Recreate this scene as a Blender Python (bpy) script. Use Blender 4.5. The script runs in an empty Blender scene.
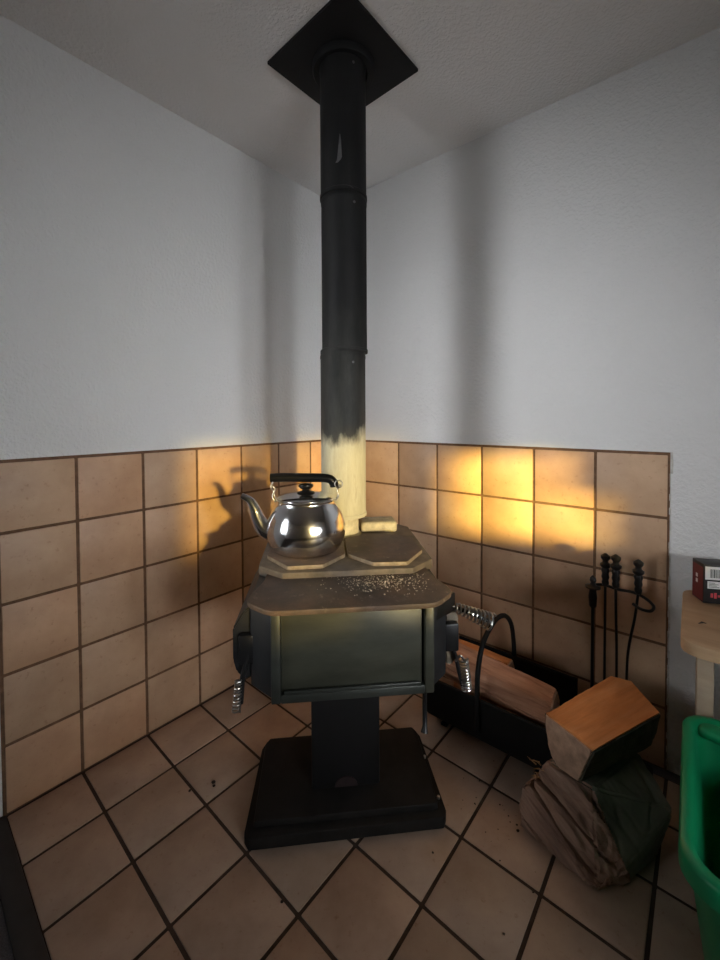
import bpy, bmesh, math, random
from mathutils import Vector, Matrix, noise

random.seed(7)
S = bpy.context.scene
COL = S.collection
PI = math.pi
rad = math.radians

# ------------------------------------------------------------------ frames
CORNER = Vector((-0.1362, 2.2405, 0))
AL, AR = 0.7064, 0.8858
DL = Vector((-math.sin(AL), -math.cos(AL), 0)); NL = Vector((math.cos(AL), -math.sin(AL), 0))
DR = Vector((math.sin(AR), -math.cos(AR), 0)); NR = Vector((-math.cos(AR), -math.sin(AR), 0))
UP = Vector((0, 0, 1))
CEIL = 2.34
ZT = 1.0466            # top of the tiled dado


def L(d, n, z=0.0):    # d along the left wall from the corner, n into the room
    return CORNER + DL * d + NL * n + UP * z


def R(t, n, z=0.0):    # t along the right wall from the corner, n into the room
    return CORNER + DR * t + NR * n + UP * z


MAT_L = Matrix((( DL.x, NL.x, 0, CORNER.x), (DL.y, NL.y, 0, CORNER.y), (0, 0, 1, 0), (0, 0, 0, 1)))
MAT_R = Matrix((( DR.x, NR.x, 0, CORNER.x), (DR.y, NR.y, 0, CORNER.y), (0, 0, 1, 0), (0, 0, 0, 1)))
ROT_R = math.atan2(DR.y, DR.x)

# --------------------------------------------------------------- materials


def new_mat(name):
    m = bpy.data.materials.new(name); m.use_nodes = True
    nt = m.node_tree
    return m, nt, nt.nodes['Principled BSDF']


def N(nt, kind, **kw):
    n = nt.nodes.new(kind)
    for k, v in kw.items():
        if k in n.inputs: n.inputs[k].default_value = v
        else: setattr(n, k, v)
    return n


def coords(nt, scale=(1, 1, 1), rot=(0, 0, 0), out='Object'):
    tc = N(nt, 'ShaderNodeTexCoord')
    mp = N(nt, 'ShaderNodeMapping')
    mp.inputs['Scale'].default_value = scale; mp.inputs['Rotation'].default_value = rot
    nt.links.new(tc.outputs[out], mp.inputs['Vector'])
    return mp.outputs['Vector']


def noise_tex(nt, vec, scale, detail=6, rough=0.6):
    n = N(nt, 'ShaderNodeTexNoise', Scale=scale, Detail=detail, Roughness=rough)
    nt.links.new(vec, n.inputs['Vector'])
    return n.outputs['Fac']


def ramp(nt, fac, stops):
    r = N(nt, 'ShaderNodeValToRGB')
    e = r.color_ramp.elements
    while len(e) < len(stops): e.new(0.5)
    for el, (p, c) in zip(e, stops):
        el.position = p
        el.color = (c[0], c[1], c[2], 1) if not isinstance(c, (int, float)) else (c, c, c, 1)
    nt.links.new(fac, r.inputs['Fac'])
    return r.outputs['Color']


def mix(nt, a, b, fac, mode='MIX'):
    m = N(nt, 'ShaderNodeMix', data_type='RGBA', blend_type=mode)
    for sock, v in ((m.inputs[0], fac), (m.inputs[6], a), (m.inputs[7], b)):
        if isinstance(v, (int, float)): sock.default_value = v
        elif isinstance(v, tuple): sock.default_value = (v[0], v[1], v[2], 1)
        else: nt.links.new(v, sock)
    return m.outputs[2]


def bump(nt, bsdf, h, strength=0.3, dist=0.01):
    b = N(nt, 'ShaderNodeBump', Strength=strength, Distance=dist)
    nt.links.new(h, b.inputs['Height']); nt.links.new(b.outputs['Normal'], bsdf.inputs['Normal'])


def simple(name, col, rough=0.6, metal=0.0, var=0.25, scale=30, bmp=0.15, bdist=0.003, spec=0.5):
    m, nt, b = new_mat(name)
    v = coords(nt)
    f = noise_tex(nt, v, scale)
    c = ramp(nt, f, [(0.3, tuple(x * (1 - var) for x in col)), (0.7, tuple(min(1, x * (1 + var)) for x in col))])
    nt.links.new(c, b.inputs['Base Color'])
    b.inputs['Roughness'].default_value = rough; b.inputs['Metallic'].default_value = metal
    b.inputs['Specular IOR Level'].default_value = spec
    if bmp: bump(nt, b, f, bmp, bdist)
    return m


def plaster_mat(name, col):
    m, nt, b = new_mat(name)
    v = coords(nt)
    big = noise_tex(nt, v, 1.3, 3)
    c = ramp(nt, big, [(0.3, tuple(x * 0.95 for x in col)), (0.7, col)])
    nt.links.new(c, b.inputs['Base Color'])
    f1 = noise_tex(nt, v, 85, 3, 0.55)
    f2 = ramp(nt, f1, [(0.42, 0.0), (0.62, 1.0)])
    bump(nt, b, f2, 0.5, 0.003)
    b.inputs['Roughness'].default_value = 0.75
    b.inputs['Specular IOR Level'].default_value = 0.25
    return m


def tile_mat(name, lo, hi, rough, scale=5.0):
    m, nt, b = new_mat(name)
    v = coords(nt)
    f = noise_tex(nt, v, scale, 8, 0.62)
    c = ramp(nt, f, [(0.28, lo), (0.72, hi)])
    geo = N(nt, 'ShaderNodeNewGeometry')
    tint = ramp(nt, geo.outputs['Random Per Island'], [(0.0, (0.86, 0.84, 0.82)), (0.5, (1.0, 1.0, 1.0)), (1.0, (1.08, 0.98, 0.92))])
    c = mix(nt, c, tint, 1.0, 'MULTIPLY')
    speck = noise_tex(nt, v, 60, 4, 0.7)
    sp = ramp(nt, speck, [(0.30, (0.72, 0.62, 0.55)), (0.40, (1, 1, 1))])
    c = mix(nt, c, sp, 0.7, 'MULTIPLY')
    nt.links.new(c, b.inputs['Base Color'])
    rr = ramp(nt, f, [(0.3, rough - 0.07), (0.7, rough + 0.09)])
    nt.links.new(rr, b.inputs['Roughness'])
    bump(nt, b, f, 0.12, 0.006)
    return m


def wood_mat(name, cols, ring=14.0, rough=0.75, stretch=0.05, bmp=0.5, sc=1.0):
    """fibres run along the object's local x"""
    m, nt, b = new_mat(name)
    v = coords(nt, (stretch * sc, sc, sc))
    f = noise_tex(nt, v, ring * 4, 8, 0.7)
    g = noise_tex(nt, coords(nt, (0.5, 1, 1)), 9, 4)
    c1 = ramp(nt, f, [(0.25, cols[0]), (0.5, cols[1]), (0.75, cols[2])])
    c2 = ramp(nt, g, [(0.3, (0.72, 0.70, 0.68)), (0.7, (1.1, 1.05, 1.0))])
    c = mix(nt, c1, c2, 0.8, 'MULTIPLY')
    nt.links.new(c, b.inputs['Base Color'])
    b.inputs['Roughness'].default_value = rough
    b.inputs['Specular IOR Level'].default_value = 0.25
    bump(nt, b, f, bmp, 0.006)
    return m


M = {}
M['plaster'] = plaster_mat('white_textured_plaster', (0.74, 0.74, 0.74))
M['ceiling'] = plaster_mat('ceiling_paint', (0.86, 0.86, 0.86))
M['walltile'] = tile_mat('terracotta_wall_tile', (0.42, 0.262, 0.158), (0.60, 0.405, 0.262), 0.5)
M['floortile'] = tile_mat('terracotta_floor_tile', (0.34, 0.248, 0.19), (0.52, 0.40, 0.315), 0.42, 6)
M['grout'] = simple('brown_grout', (0.15, 0.08, 0.042), 0.9, 0, 0.3, 40)
M['floorgrout'] = simple('dark_floor_grout', (0.05, 0.03, 0.02), 0.9, 0, 0.3, 40)
M['carpet'] = simple('grey_carpet', (0.10, 0.09, 0.095), 0.95, 0, 0.3, 300, 0.6, 0.004)
M['strip'] = simple('dark_threshold', (0.022, 0.022, 0.024), 0.6, 0, 0.2, 20)
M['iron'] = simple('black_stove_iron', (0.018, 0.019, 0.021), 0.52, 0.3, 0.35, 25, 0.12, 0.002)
M['base'] = simple('sooty_black_base', (0.012, 0.011, 0.010), 0.7, 0.0, 0.4, 14, 0.15, 0.003, 0.2)
M['worn'] = simple('worn_pale_iron_edge', (0.19, 0.152, 0.112), 0.55, 0.2, 0.35, 60, 0.1, 0.001)
M['iron_smooth'] = simple('black_satin_iron', (0.012, 0.012, 0.013), 0.42, 0.4, 0.2, 20, 0.05, 0.001)
M['matte_black'] = simple('matte_black_steel', (0.0045, 0.0045, 0.005), 0.7, 0.0, 0.2, 20, 0.05, 0.001, 0.3)
M['plastic_black'] = simple('black_plastic', (0.005, 0.005, 0.0055), 0.32, 0, 0.1, 20, 0.0, 0.003, 0.25)
M['spring'] = simple('bright_spring_steel', (0.40, 0.39, 0.37), 0.28, 1.0, 0.1, 40, 0.0)
M['tool'] = simple('black_wrought_iron', (0.013, 0.012, 0.012), 0.38, 0.5, 0.2, 40, 0.1, 0.001)
M['bark'] = simple('dark_log_bark', (0.055, 0.052, 0.035), 0.9, 0, 0.5, 22, 0.8, 0.01)
M['green'] = simple('green_plastic', (0.006, 0.27, 0.105), 0.34, 0, 0.05, 4, 0.0)
M['table'] = None


def stove_top_mat(name):
    """dark cast iron under brown rust and pale ash dust"""
    m, nt, b = new_mat(name)
    v = coords(nt)
    f = noise_tex(nt, v, 7, 8, 0.7); g = noise_tex(nt, v, 38, 6, 0.7)
    base = ramp(nt, f, [(0.32, (0.036, 0.029, 0.026)), (0.50, (0.066, 0.046, 0.036)), (0.70, (0.125, 0.078, 0.055))])
    dust = ramp(nt, g, [(0.58, 0.0), (0.76, 0.45)])
    c = mix(nt, base, (0.40, 0.32, 0.24), dust)
    nt.links.new(c, b.inputs['Base Color'])
    b.inputs['Roughness'].default_value = 0.6
    b.inputs['Specular IOR Level'].default_value = 0.35
    bump(nt, b, g, 0.35, 0.002)
    return m


M['stovetop'] = stove_top_mat('rusty_stove_top')
M['steplit'] = simple('lit_brown_iron', (0.080, 0.063, 0.049), 0.65, 0, 0.5, 22, 0.2, 0.002)  # lighter brown stands in for light falling on the step plate


def panel_mat(name, col, rough):
    m, nt, b = new_mat(name)
    v = coords(nt, (1, 1, 3.5))
    f = noise_tex(nt, v, 5, 6, 0.6)
    c = ramp(nt, f, [(0.3, tuple(x * 0.6 for x in col)), (0.7, tuple(x * 1.35 for x in col))])
    nt.links.new(c, b.inputs['Base Color'])
    b.inputs['Metallic'].default_value = 0.35
    b.inputs['Roughness'].default_value = rough
    return m


M['panel'] = panel_mat('greenish_steel_panel', (0.056, 0.058, 0.043), 0.40)
M['frame'] = panel_mat('dark_green_grey_frame', (0.034, 0.038, 0.033), 0.42)
M['sidelit'] = simple('lit_side_cast', (0.20, 0.165, 0.12), 0.5, 0.1, 0.4, 20, 0.15, 0.002)  # light on the right door put into its paler colour
M['palecast'] = simple('pale_burnt_cast', (0.42, 0.38, 0.27), 0.6, 0.1, 0.3, 45, 0.25, 0.002)


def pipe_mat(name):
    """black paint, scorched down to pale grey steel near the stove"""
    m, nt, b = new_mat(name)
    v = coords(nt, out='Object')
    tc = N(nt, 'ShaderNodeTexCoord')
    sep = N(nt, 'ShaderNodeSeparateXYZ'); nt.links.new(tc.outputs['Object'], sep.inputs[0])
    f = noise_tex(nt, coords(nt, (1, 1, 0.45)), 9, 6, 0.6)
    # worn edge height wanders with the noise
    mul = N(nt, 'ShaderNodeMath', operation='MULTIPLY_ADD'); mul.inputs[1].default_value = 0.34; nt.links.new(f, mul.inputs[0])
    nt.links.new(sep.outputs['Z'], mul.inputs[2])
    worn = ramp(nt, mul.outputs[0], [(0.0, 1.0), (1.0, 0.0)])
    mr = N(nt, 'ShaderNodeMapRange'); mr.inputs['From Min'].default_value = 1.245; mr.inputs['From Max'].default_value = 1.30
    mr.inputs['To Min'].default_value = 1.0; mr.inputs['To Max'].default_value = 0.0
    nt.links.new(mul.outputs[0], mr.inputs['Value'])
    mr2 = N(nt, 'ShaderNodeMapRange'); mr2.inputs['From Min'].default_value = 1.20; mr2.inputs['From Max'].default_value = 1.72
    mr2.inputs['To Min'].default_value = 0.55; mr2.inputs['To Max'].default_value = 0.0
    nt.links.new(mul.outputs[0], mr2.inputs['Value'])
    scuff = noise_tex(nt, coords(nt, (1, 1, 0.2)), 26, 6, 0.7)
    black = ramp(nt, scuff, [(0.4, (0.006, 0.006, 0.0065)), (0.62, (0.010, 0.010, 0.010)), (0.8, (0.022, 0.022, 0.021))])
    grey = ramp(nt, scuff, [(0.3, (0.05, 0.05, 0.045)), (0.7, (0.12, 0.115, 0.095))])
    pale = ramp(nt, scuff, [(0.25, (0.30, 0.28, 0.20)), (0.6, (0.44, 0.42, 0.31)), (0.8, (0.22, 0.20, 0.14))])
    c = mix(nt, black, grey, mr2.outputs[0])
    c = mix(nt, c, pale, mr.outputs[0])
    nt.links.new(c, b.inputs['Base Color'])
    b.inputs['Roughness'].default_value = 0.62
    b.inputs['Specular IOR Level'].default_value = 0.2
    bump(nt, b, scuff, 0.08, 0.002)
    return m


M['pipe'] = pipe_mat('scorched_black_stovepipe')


def kettle_mat():
    m, nt, b = new_mat('polished_stainless')
    v = coords(nt)
    f = noise_tex(nt, v, 14, 5, 0.6)
    b.inputs['Base Color'].default_value = (0.80, 0.80, 0.81, 1)
    b.inputs['Metallic'].default_value = 1.0
    nt.links.new(ramp(nt, f, [(0.35, 0.09), (0.75, 0.22)]), b.inputs['Roughness'])
    bump(nt, b, f, 0.10, 0.004)
    return m


M['steel'] = kettle_mat()
M['log_orange'] = wood_mat('fresh_split_wood', [(0.46, 0.16, 0.05), (0.72, 0.29, 0.10), (0.80, 0.38, 0.17)], 10, 0.7, 0.06, 0.5)
M['log_pink'] = wood_mat('pinkish_split_wood', [(0.22, 0.085, 0.045), (0.56, 0.29, 0.18), (0.74, 0.46, 0.31)], 9, 0.75, 0.03, 1.0)
M['log_brown'] = wood_mat('weathered_split_wood', [(0.08, 0.042, 0.028), (0.40, 0.26, 0.20), (0.62, 0.45, 0.35)], 8, 0.85, 0.05, 1.0)
M['endgrain'] = simple('sawn_end_grain', (0.50, 0.33, 0.23), 0.85, 0, 0.3, 40, 0.4, 0.003)
M['greyface'] = simple('smooth_dark_log_face', (0.16, 0.16, 0.12), 0.7, 0, 0.35, 10, 0.3, 0.005)  # green-grey tint holds light bounced off the green tub
M['table'] = wood_mat('pale_pine', [(0.40, 0.26, 0.15), (0.52, 0.36, 0.22), (0.60, 0.43, 0.28)], 5, 0.55, 0.06, 0.1)
M['legwood'] = wood_mat('pale_pine_leg', [(0.42, 0.33, 0.24), (0.50, 0.41, 0.31), (0.56, 0.47, 0.36)], 5, 0.6, 0.06, 0.1)
M['maroon'] = simple('maroon_card', (0.12, 0.018, 0.018), 0.55, 0, 0.1, 10, 0)
M['card_black'] = simple('black_card', (0.012, 0.011, 0.012), 0.5, 0, 0.1, 10, 0)
M['label'] = simple('white_label_paper', (0.72, 0.72, 0.70), 0.6, 0, 0.03, 10, 0)
M['ink'] = simple('black_ink', (0.02, 0.02, 0.02), 0.6, 0, 0.0, 10, 0)
M['redink'] = simple('red_ink', (0.55, 0.05, 0.07), 0.5, 0, 0.1, 80, 0)
M['ash'] = simple('pale_ash_crumbs', (0.52, 0.45, 0.36), 0.9, 0, 0.4, 60, 0.0)
M['crumb'] = simple('dark_wood_crumbs', (0.03, 0.018, 0.012), 0.9, 0, 0.4, 60, 0.0)
M['sliver'] = simple('pale_wood_slivers', (0.55, 0.33, 0.17), 0.8, 0, 0.2, 60, 0.0)
M['whiteframe'] = simple('white_window_paint', (0.75, 0.75, 0.74), 0.5, 0, 0.03, 10, 0)
M['mortar'] = simple('pale_mortar_edge', (0.55, 0.53, 0.50), 0.9, 0, 0.25, 60, 0.6, 0.004)
M['panelling'] = simple('cream_wall_panelling', (0.62, 0.60, 0.58), 0.7, 0, 0.3, 4, 0.1)
M['chip'] = simple('grey_scuffed_steel', (0.09, 0.09, 0.092), 0.5, 0.3, 0.2, 60, 0)
M['redpaint'] = simple('dull_red_chip', (0.020, 0.010, 0.010), 0.6, 0, 0.3, 40, 0.0)


def glass_mat(name, tint):
    m, nt, b = new_mat(name)
    t = N(nt, 'ShaderNodeBsdfTransparent'); t.inputs['Color'].default_value = (*tint, 1)
    g = N(nt, 'ShaderNodeBsdfGlossy', Roughness=0.02)
    mx = N(nt, 'ShaderNodeMixShader'); mx.inputs[0].default_value = 0.05
    nt.links.new(t.outputs[0], mx.inputs[1]); nt.links.new(g.outputs[0], mx.inputs[2])
    nt.links.new(mx.outputs[0], nt.nodes['Material Output'].inputs['Surface'])
    return m


M['glass'] = glass_mat('clear_window_glass', (0.96, 0.97, 0.96))
M['glass_dim'] = glass_mat('sun_dimming_window_glass', (0.40, 0.39, 0.37))  # added grey tint, out of view, weakens the sun through these panes

# ------------------------------------------------------------ mesh helpers


def add_box(bm, lo, hi, bev=0.0, mat=None, seg=2):
    """axis-aligned box from lo to hi, transformed by mat, edges bevelled"""
    t = bmesh.new()
    bmesh.ops.create_cube(t, size=1)
    c = [(a + b) / 2 for a, b in zip(lo, hi)]; s = [abs(b - a) for a, b in zip(lo, hi)]
    for v in t.verts:
        v.co = Vector((c[0] + v.co.x * s[0], c[1] + v.co.y * s[1], c[2] + v.co.z * s[2]))
    if bev: bmesh.ops.bevel(t, geom=t.edges[:], offset=bev, segments=seg, affect='EDGES', profile=0.5)
    merge(bm, t, mat)


def merge(bm, t, mat=None):
    if mat is not None: bmesh.ops.transform(t, matrix=mat, verts=t.verts)
    vm = {v: bm.verts.new(v.co) for v in t.verts}
    for f in t.faces:
        try:
            nf = bm.faces.new([vm[v] for v in f.verts]); nf.material_index = f.material_index
        except ValueError: pass
    t.free()


def add_prism(bm, outline, z0, z1, bev=0.0, mat=None, seg=2):
    t = bmesh.new()
    lo = [t.verts.new((x, y, z0)) for x, y in outline]
    hi = [t.verts.new((x, y, z1)) for x, y in outline]
    n = len(outline)
    t.faces.new(list(reversed(lo))); t.faces.new(hi)
    for i in range(n): t.faces.new((lo[i], lo[(i + 1) % n], hi[(i + 1) % n], hi[i]))
    bmesh.ops.recalc_face_normals(t, faces=t.faces)
    if bev: bmesh.ops.bevel(t, geom=t.edges[:], offset=bev, segments=seg, affect='EDGES', profile=0.5)
    merge(bm, t, mat)


def add_lathe(bm, prof, seg=48, center=(0, 0), cap=True, mat=None):
    t = bmesh.new(); rings = []
    for r, z in prof:
        if r < 1e-5: rings.append([t.verts.new((center[0], center[1], z))])
        else: rings.append([t.verts.new((center[0] + r * math.cos(2 * PI * k / seg), center[1] + r * math.sin(2 * PI * k / seg), z)) for k in range(seg)])
    for a, b in zip(rings, rings[1:]):
        if len(a) == 1 and len(b) == 1: continue
        for k in range(seg):
            k2 = (k + 1) % seg
            if len(a) == 1: t.faces.new((a[0], b[k2], b[k]))
            elif len(b) == 1: t.faces.new((a[k], a[k2], b[0]))
            else: t.faces.new((a[k], a[k2], b[k2], b[k]))
    if cap:
        for rg, flip in ((rings[0], True), (rings[-1], False)):
            if len(rg) > 2: t.faces.new(list(reversed(rg)) if flip else rg)
    bmesh.ops.recalc_face_normals(t, faces=t.faces)
    merge(bm, t, mat)


def add_tube(bm, pts, r, seg=10, mat=None, flat=None):
    """tube through pts; r is a number or a list; flat=(w,h) gives a strap section"""
    t = bmesh.new(); pts = [Vector(p) for p in pts]; n = len(pts)
    rs = r if isinstance(r, (list, tuple)) else [r] * n
    tang = [(pts[min(i + 1, n - 1)] - pts[max(i - 1, 0)]).normalized() for i in range(n)]
    ref = Vector((0, 0, 1)) if abs(tang[0].z) < 0.9 else Vector((1, 0, 0))
    u = tang[0].cross(ref).normalized(); rings = []
    for i in range(n):
        u = (u - tang[i] * u.dot(tang[i])).normalized(); w = tang[i].cross(u)
        ring = []
        for k in range(seg):
            a = 2 * PI * k / seg
            if flat: q = u * math.copysign(flat[0] / 2, math.cos(a)) + w * math.copysign(flat[1] / 2, math.sin(a)) if seg == 4 else u * flat[0] / 2 * math.cos(a) + w * flat[1] / 2 * math.sin(a)
            else: q = (u * math.cos(a) + w * math.sin(a)) * rs[i]
            ring.append(t.verts.new(pts[i] + q))
        rings.append(ring)
    for a, b in zip(rings, rings[1:]):
        for k in range(seg): t.faces.new((a[k], a[(k + 1) % seg], b[(k + 1) % seg], b[k]))
    t.faces.new(list(reversed(rings[0]))); t.faces.new(rings[-1])
    bmesh.ops.recalc_face_normals(t, faces=t.faces)
    merge(bm, t, mat)


def spline(pts, n=8):
    """Catmull-Rom through pts"""
    P = [Vector(p) for p in pts]; out = []
    for i in range(len(P) - 1):
        p0, p1, p2, p3 = P[max(i - 1, 0)], P[i], P[i + 1], P[min(i + 2, len(P) - 1)]
        for k in range(n):
            s = k / n
            out.append(0.5 * ((2 * p1) + (p2 - p0) * s + (2 * p0 - 5 * p1 + 4 * p2 - p3) * s * s + (3 * p1 - p0 - 3 * p2 + p3) * s ** 3))
    out.append(P[-1]); return out


def coil(a, b, r0, r1, turns, per=14):
    a, b = Vector(a), Vector(b); ax = (b - a).normalized()
    u = ax.cross(Vector((0, 1, 0.2))).normalized(); w = ax.cross(u); out = []
    n = int(turns * per)
    for i in range(n + 1):
        s = i / n; an = 2 * PI * turns * s; r = r0 + (r1 - r0) * s
        out.append(a.lerp(b, s) + (u * math.cos(an) + w * math.sin(an)) * r)
    return out


def obj(name, bm, m, parent=None, smooth=35, mats=None):
    me = bpy.data.meshes.new(name); bm.to_mesh(me); bm.free()
    for mm in (mats or [m]): me.materials.append(mm)
    if smooth:
        me.shade_smooth(); me.set_sharp_from_angle(angle=rad(smooth))
    o = bpy.data.objects.new(name, me); COL.objects.link(o)
    if parent: o.parent = parent
    return o


def tag(o, label, cat, group=None, kind=None):
    o['label'] = label; o['category'] = cat
    if group: o['group'] = group
    if kind: o['kind'] = kind
    return o


def thing(name, label, cat, loc=(0, 0, 0), rotz=0, group=None):
    o = bpy.data.objects.new(name, None); COL.objects.link(o)
    o.location = loc; o.rotation_euler = (0, 0, rotz); o.empty_display_size = 0.1
    return tag(o, label, cat, group)


def struct(name, bm, m, parent=None, smooth=0):
    o = obj(name, bm, m, parent, smooth)
    if not parent: o['kind'] = 'structure'
    return o


# ------------------------------------------------------------------- room
ROOM_D, ROOM_T = 4.2, 3.8


def wall_with_holes(bm, length0, length1, n0, n1, z1, holes, mat):
    xs = sorted({length0, length1, *[h[0] for h in holes], *[h[1] for h in holes]})
    for a, b in zip(xs, xs[1:]):
        cuts = [h for h in holes if h[0] <= a and h[1] >= b]
        z = 0
        for h in sorted(cuts, key=lambda q: q[2]):
            if h[2] > z: add_box(bm, (a, n0, z), (b, n1, h[2]), mat=mat)
            z = h[3]
        add_box(bm, (a, n0, z), (b, n1, z1), mat=mat)


PL = -0.007   # the plaster lies just behind the tile face
WIN_LEFT = (2.35, 3.10, 0.80, 1.95)
WIN_B1 = (1.36, 2.08, 0.945, 1.40)
WIN_B3 = (2.10, 2.45, 0.935, 1.40)
WIN_B2 = (1.000, 1.312, 0.915, 1.29)

bm = bmesh.new(); wall_with_holes(bm, -0.12, ROOM_D + 0.12, PL - 0.12, PL, CEIL, [WIN_LEFT], MAT_L)
wall_left = struct('wall_left', bm, M['plaster'])
bm = bmesh.new(); add_box(bm, (0.0, PL - 0.12, 0), (ROOM_T + 0.12, PL, CEIL), mat=MAT_R)
wall_right = struct('wall_right', bm, M['plaster'])
BACK = MAT_L @ Matrix.Translation((0, ROOM_T, 0))
bm = bmesh.new(); wall_with_holes(bm, -0.1, ROOM_D + 0.12, 0, 0.12, CEIL, [WIN_B1, WIN_B2, WIN_B3], BACK)
wall_back = struct('wall_back', bm, M['panelling'])
bm = bmesh.new(); add_box(bm, (ROOM_D, PL, 0), (ROOM_D + 0.12, ROOM_T + 0.12, CEIL), mat=MAT_L)
wall_front = struct('wall_front', bm, M['panelling'])
bm = bmesh.new(); add_box(bm, (-0.15, -0.15, CEIL), (ROOM_D + 0.15, ROOM_T + 0.15, CEIL + 0.1), mat=MAT_L)
ceiling = struct('ceiling', bm, M['ceiling'])
bm = bmesh.new(); add_box(bm, (-0.15, -0.15, -0.12), (ROOM_D + 0.15, ROOM_T + 0.15, -0.007), mat=MAT_L)
floor = struct('floor', bm, M['carpet'])


def window(name, frame_mat, h, glass, depth):
    """frame and pane set in the opening h = (a, b, z0, z1)"""
    a, b, z0, z1 = h; bm = bmesh.new(); w = 0.022
    y0, y1 = depth
    for lo, hi in (((a, y0, z0), (a + w, y1, z1)), ((b - w, y0, z0), (b, y1, z1)), ((a + w, y0, z0), (b - w, y1, z0 + w)), ((a + w, y0, z1 - w), (b - w, y1, z1))):
        add_box(bm, lo, hi, 0.003, frame_mat)
    fr = struct(name, bm, M['whiteframe'])
    bm = bmesh.new(); ym = (y0 + y1) / 2
    add_box(bm, (a + w, ym - 0.002, z0 + w), (b - w, ym + 0.002, z1 - w), 0, frame_mat)
    obj('window_pane', bm, glass, fr, 0)
    return fr


window('window_1', MAT_L, WIN_LEFT, M['glass'], (PL - 0.09, PL - 0.04))
window('window_2', BACK, WIN_B1, M['glass_dim'], (0.04, 0.09))
window('window_4', BACK, WIN_B3, M['glass_dim'], (0.04, 0.09))
window('window_3', BACK, WIN_B2, M['glass'], (0.04, 0.09))

bm = bmesh.new(); add_box(bm, (1.008, 0.100, 1.115), (1.105, 0.104, 1.29), 0, BACK)
struct('sun_blocker', bm, M['whiteframe'])  # added unseen panel that cuts a corner off the sun patch

# tiled dado: real bevelled tiles over a grout bed
GAP = 0.0046


def tile_field(us, vs, n0, n1, m4, clip_u=None):
    """m4 maps (u, n, v)"""
    bm = bmesh.new()
    for a, b in zip(us, us[1:]):
        for c, d in zip(vs, vs[1:]):
            lo = (a + GAP, n0, c + GAP); hi = (b - GAP, n1, d - GAP)
            add_box(bm, lo, hi, 0.0022, m4, 2)
    return bm


rows = [ZT - 0.21 * k for k in range(5, -1, -1)]; rows[0] = 0.0
usl = [0.0] + [0.1858 + 0.2056 * k for k in range(7)]
usl[-1] = 1.4100
bm = tile_field(usl, rows, PL - 0.004, 0.0, MAT_L)
obj('wall_tiles', bm, M['walltile'], wall_left, 35)
bm = bmesh.new(); add_box(bm, (0, PL - 0.006, 0), (usl[-1] + 0.004, -0.0022, ZT + 0.005), 0, MAT_L)
obj('grout', bm, M['grout'], wall_left, 0)
usr = [0.0] + [0.2066 + 0.2106 * k for k in range(7)]
bm = tile_field(usr, rows, PL - 0.004, 0.0, MAT_R)
obj('wall_tiles', bm, M['walltile'], wall_right, 35)
bm = bmesh.new(); add_box(bm, (0, PL - 0.006, 0), (usr[-1] + 0.002, -0.0022, ZT + 0.005), 0, MAT_R)
obj('grout', bm, M['grout'], wall_right, 0)
bm = bmesh.new()
for k in range(46):
    z = ZT - 0.006 - k * 0.0225
    r = 0.0032 + 0.0035 * random.random() + (0.004 if k < 3 else 0)
    add_box(bm, (usr[-1] - 0.001, PL - 0.003, z - 0.0125), (usr[-1] + r, -0.003 + 0.002 * random.random(), z + 0.0125), 0.002, MAT_R, 1)
struct('trim_1', bm, M['mortar'], None, 35)

fl_rows = [0.0] + [0.2077 + 0.211 * k for k in range(18)]
MAT_F = MAT_L @ Matrix(((1, 0, 0, 0), (0, 0, 1, 0), (0, 1, 0, 0), (0, 0, 0, 1)))   # (d, height, n)
bm = tile_field(usl, [r for r in fl_rows if r < 2.7], -0.0065, 0.0, MAT_F)
obj('floor_tiles', bm, M['floortile'], floor, 35)
bm = bmesh.new(); add_box(bm, (0, 0, -0.008), (usl[-1], 2.53, -0.0028), 0, MAT_L)
obj('floor_grout', bm, M['floorgrout'], floor, 0)
bm = bmesh.new(); add_box(bm, (1.408, 0.0, -0.007), (1.458, 2.53, 0.004), 0.003, MAT_L)
struct('trim_2', bm, M['strip'], None, 35)

# --------------------------------------------------------------- wood stove
YAW = rad(5.7)
stove = thing('wood_stove', 'black iron wood stove on a pedestal standing in the tiled corner', 'stove', (-0.063, 1.358, 0), YAW)

bm = bmesh.new()
add_prism(bm, [(-0.272, -0.266), (0.272, -0.262), (0.284, -0.242), (0.276, 0.034), (0.262, 0.066), (-0.262, 0.066), (-0.276, 0.034), (-0.286, -0.246)], 0.001, 0.036, 0.004)
add_prism(bm, [(-0.262, -0.238), (0.262, -0.238), (0.264, 0.03), (0.252, 0.055), (-0.252, 0.055), (-0.264, 0.03)], 0.030, 0.055, 0.006)
base = obj('base_plate', bm, M['base'], stove)
for x, y in ((0.268, -0.06), (0.272, -0.205)):
    bm = bmesh.new(); add_lathe(bm, [(0.0, 0.044), (0.004, 0.043), (0.005, 0.040), (0.005, 0.034), (0, 0.034)], 12, (x, y))
    obj('notch_spot', bm, M['spring'], base)  # added steel dots standing for bright spots at the plate's notches

bm = bmesh.new(); add_box(bm, (-0.103, -0.16, 0.054), (0.103, 0.05, 0.548), 0.006)
ped = obj('pedestal', bm, M['matte_black'], stove)
bm = bmesh.new()
arc = [(-0.034 * math.cos(PI * k / 10), 0.060 + 0.030 * math.sin(PI * k / 10)) for k in range(11)]
t = bmesh.new(); lo = [t.verts.new((x + 0.0, -0.1600, z)) for x, z in arc]; hi = [t.verts.new((x, -0.1640, z)) for x, z in arc]
t.faces.new(lo); t.faces.new(list(reversed(hi)))
for i in range(11): t.faces.new((lo[i], hi[i], hi[(i + 1) % 11], lo[(i + 1) % 11]))
bmesh.ops.recalc_face_normals(t, faces=t.faces); merge(bm, t)
obj('ash_gate', bm, M['redpaint'], ped)

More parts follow.
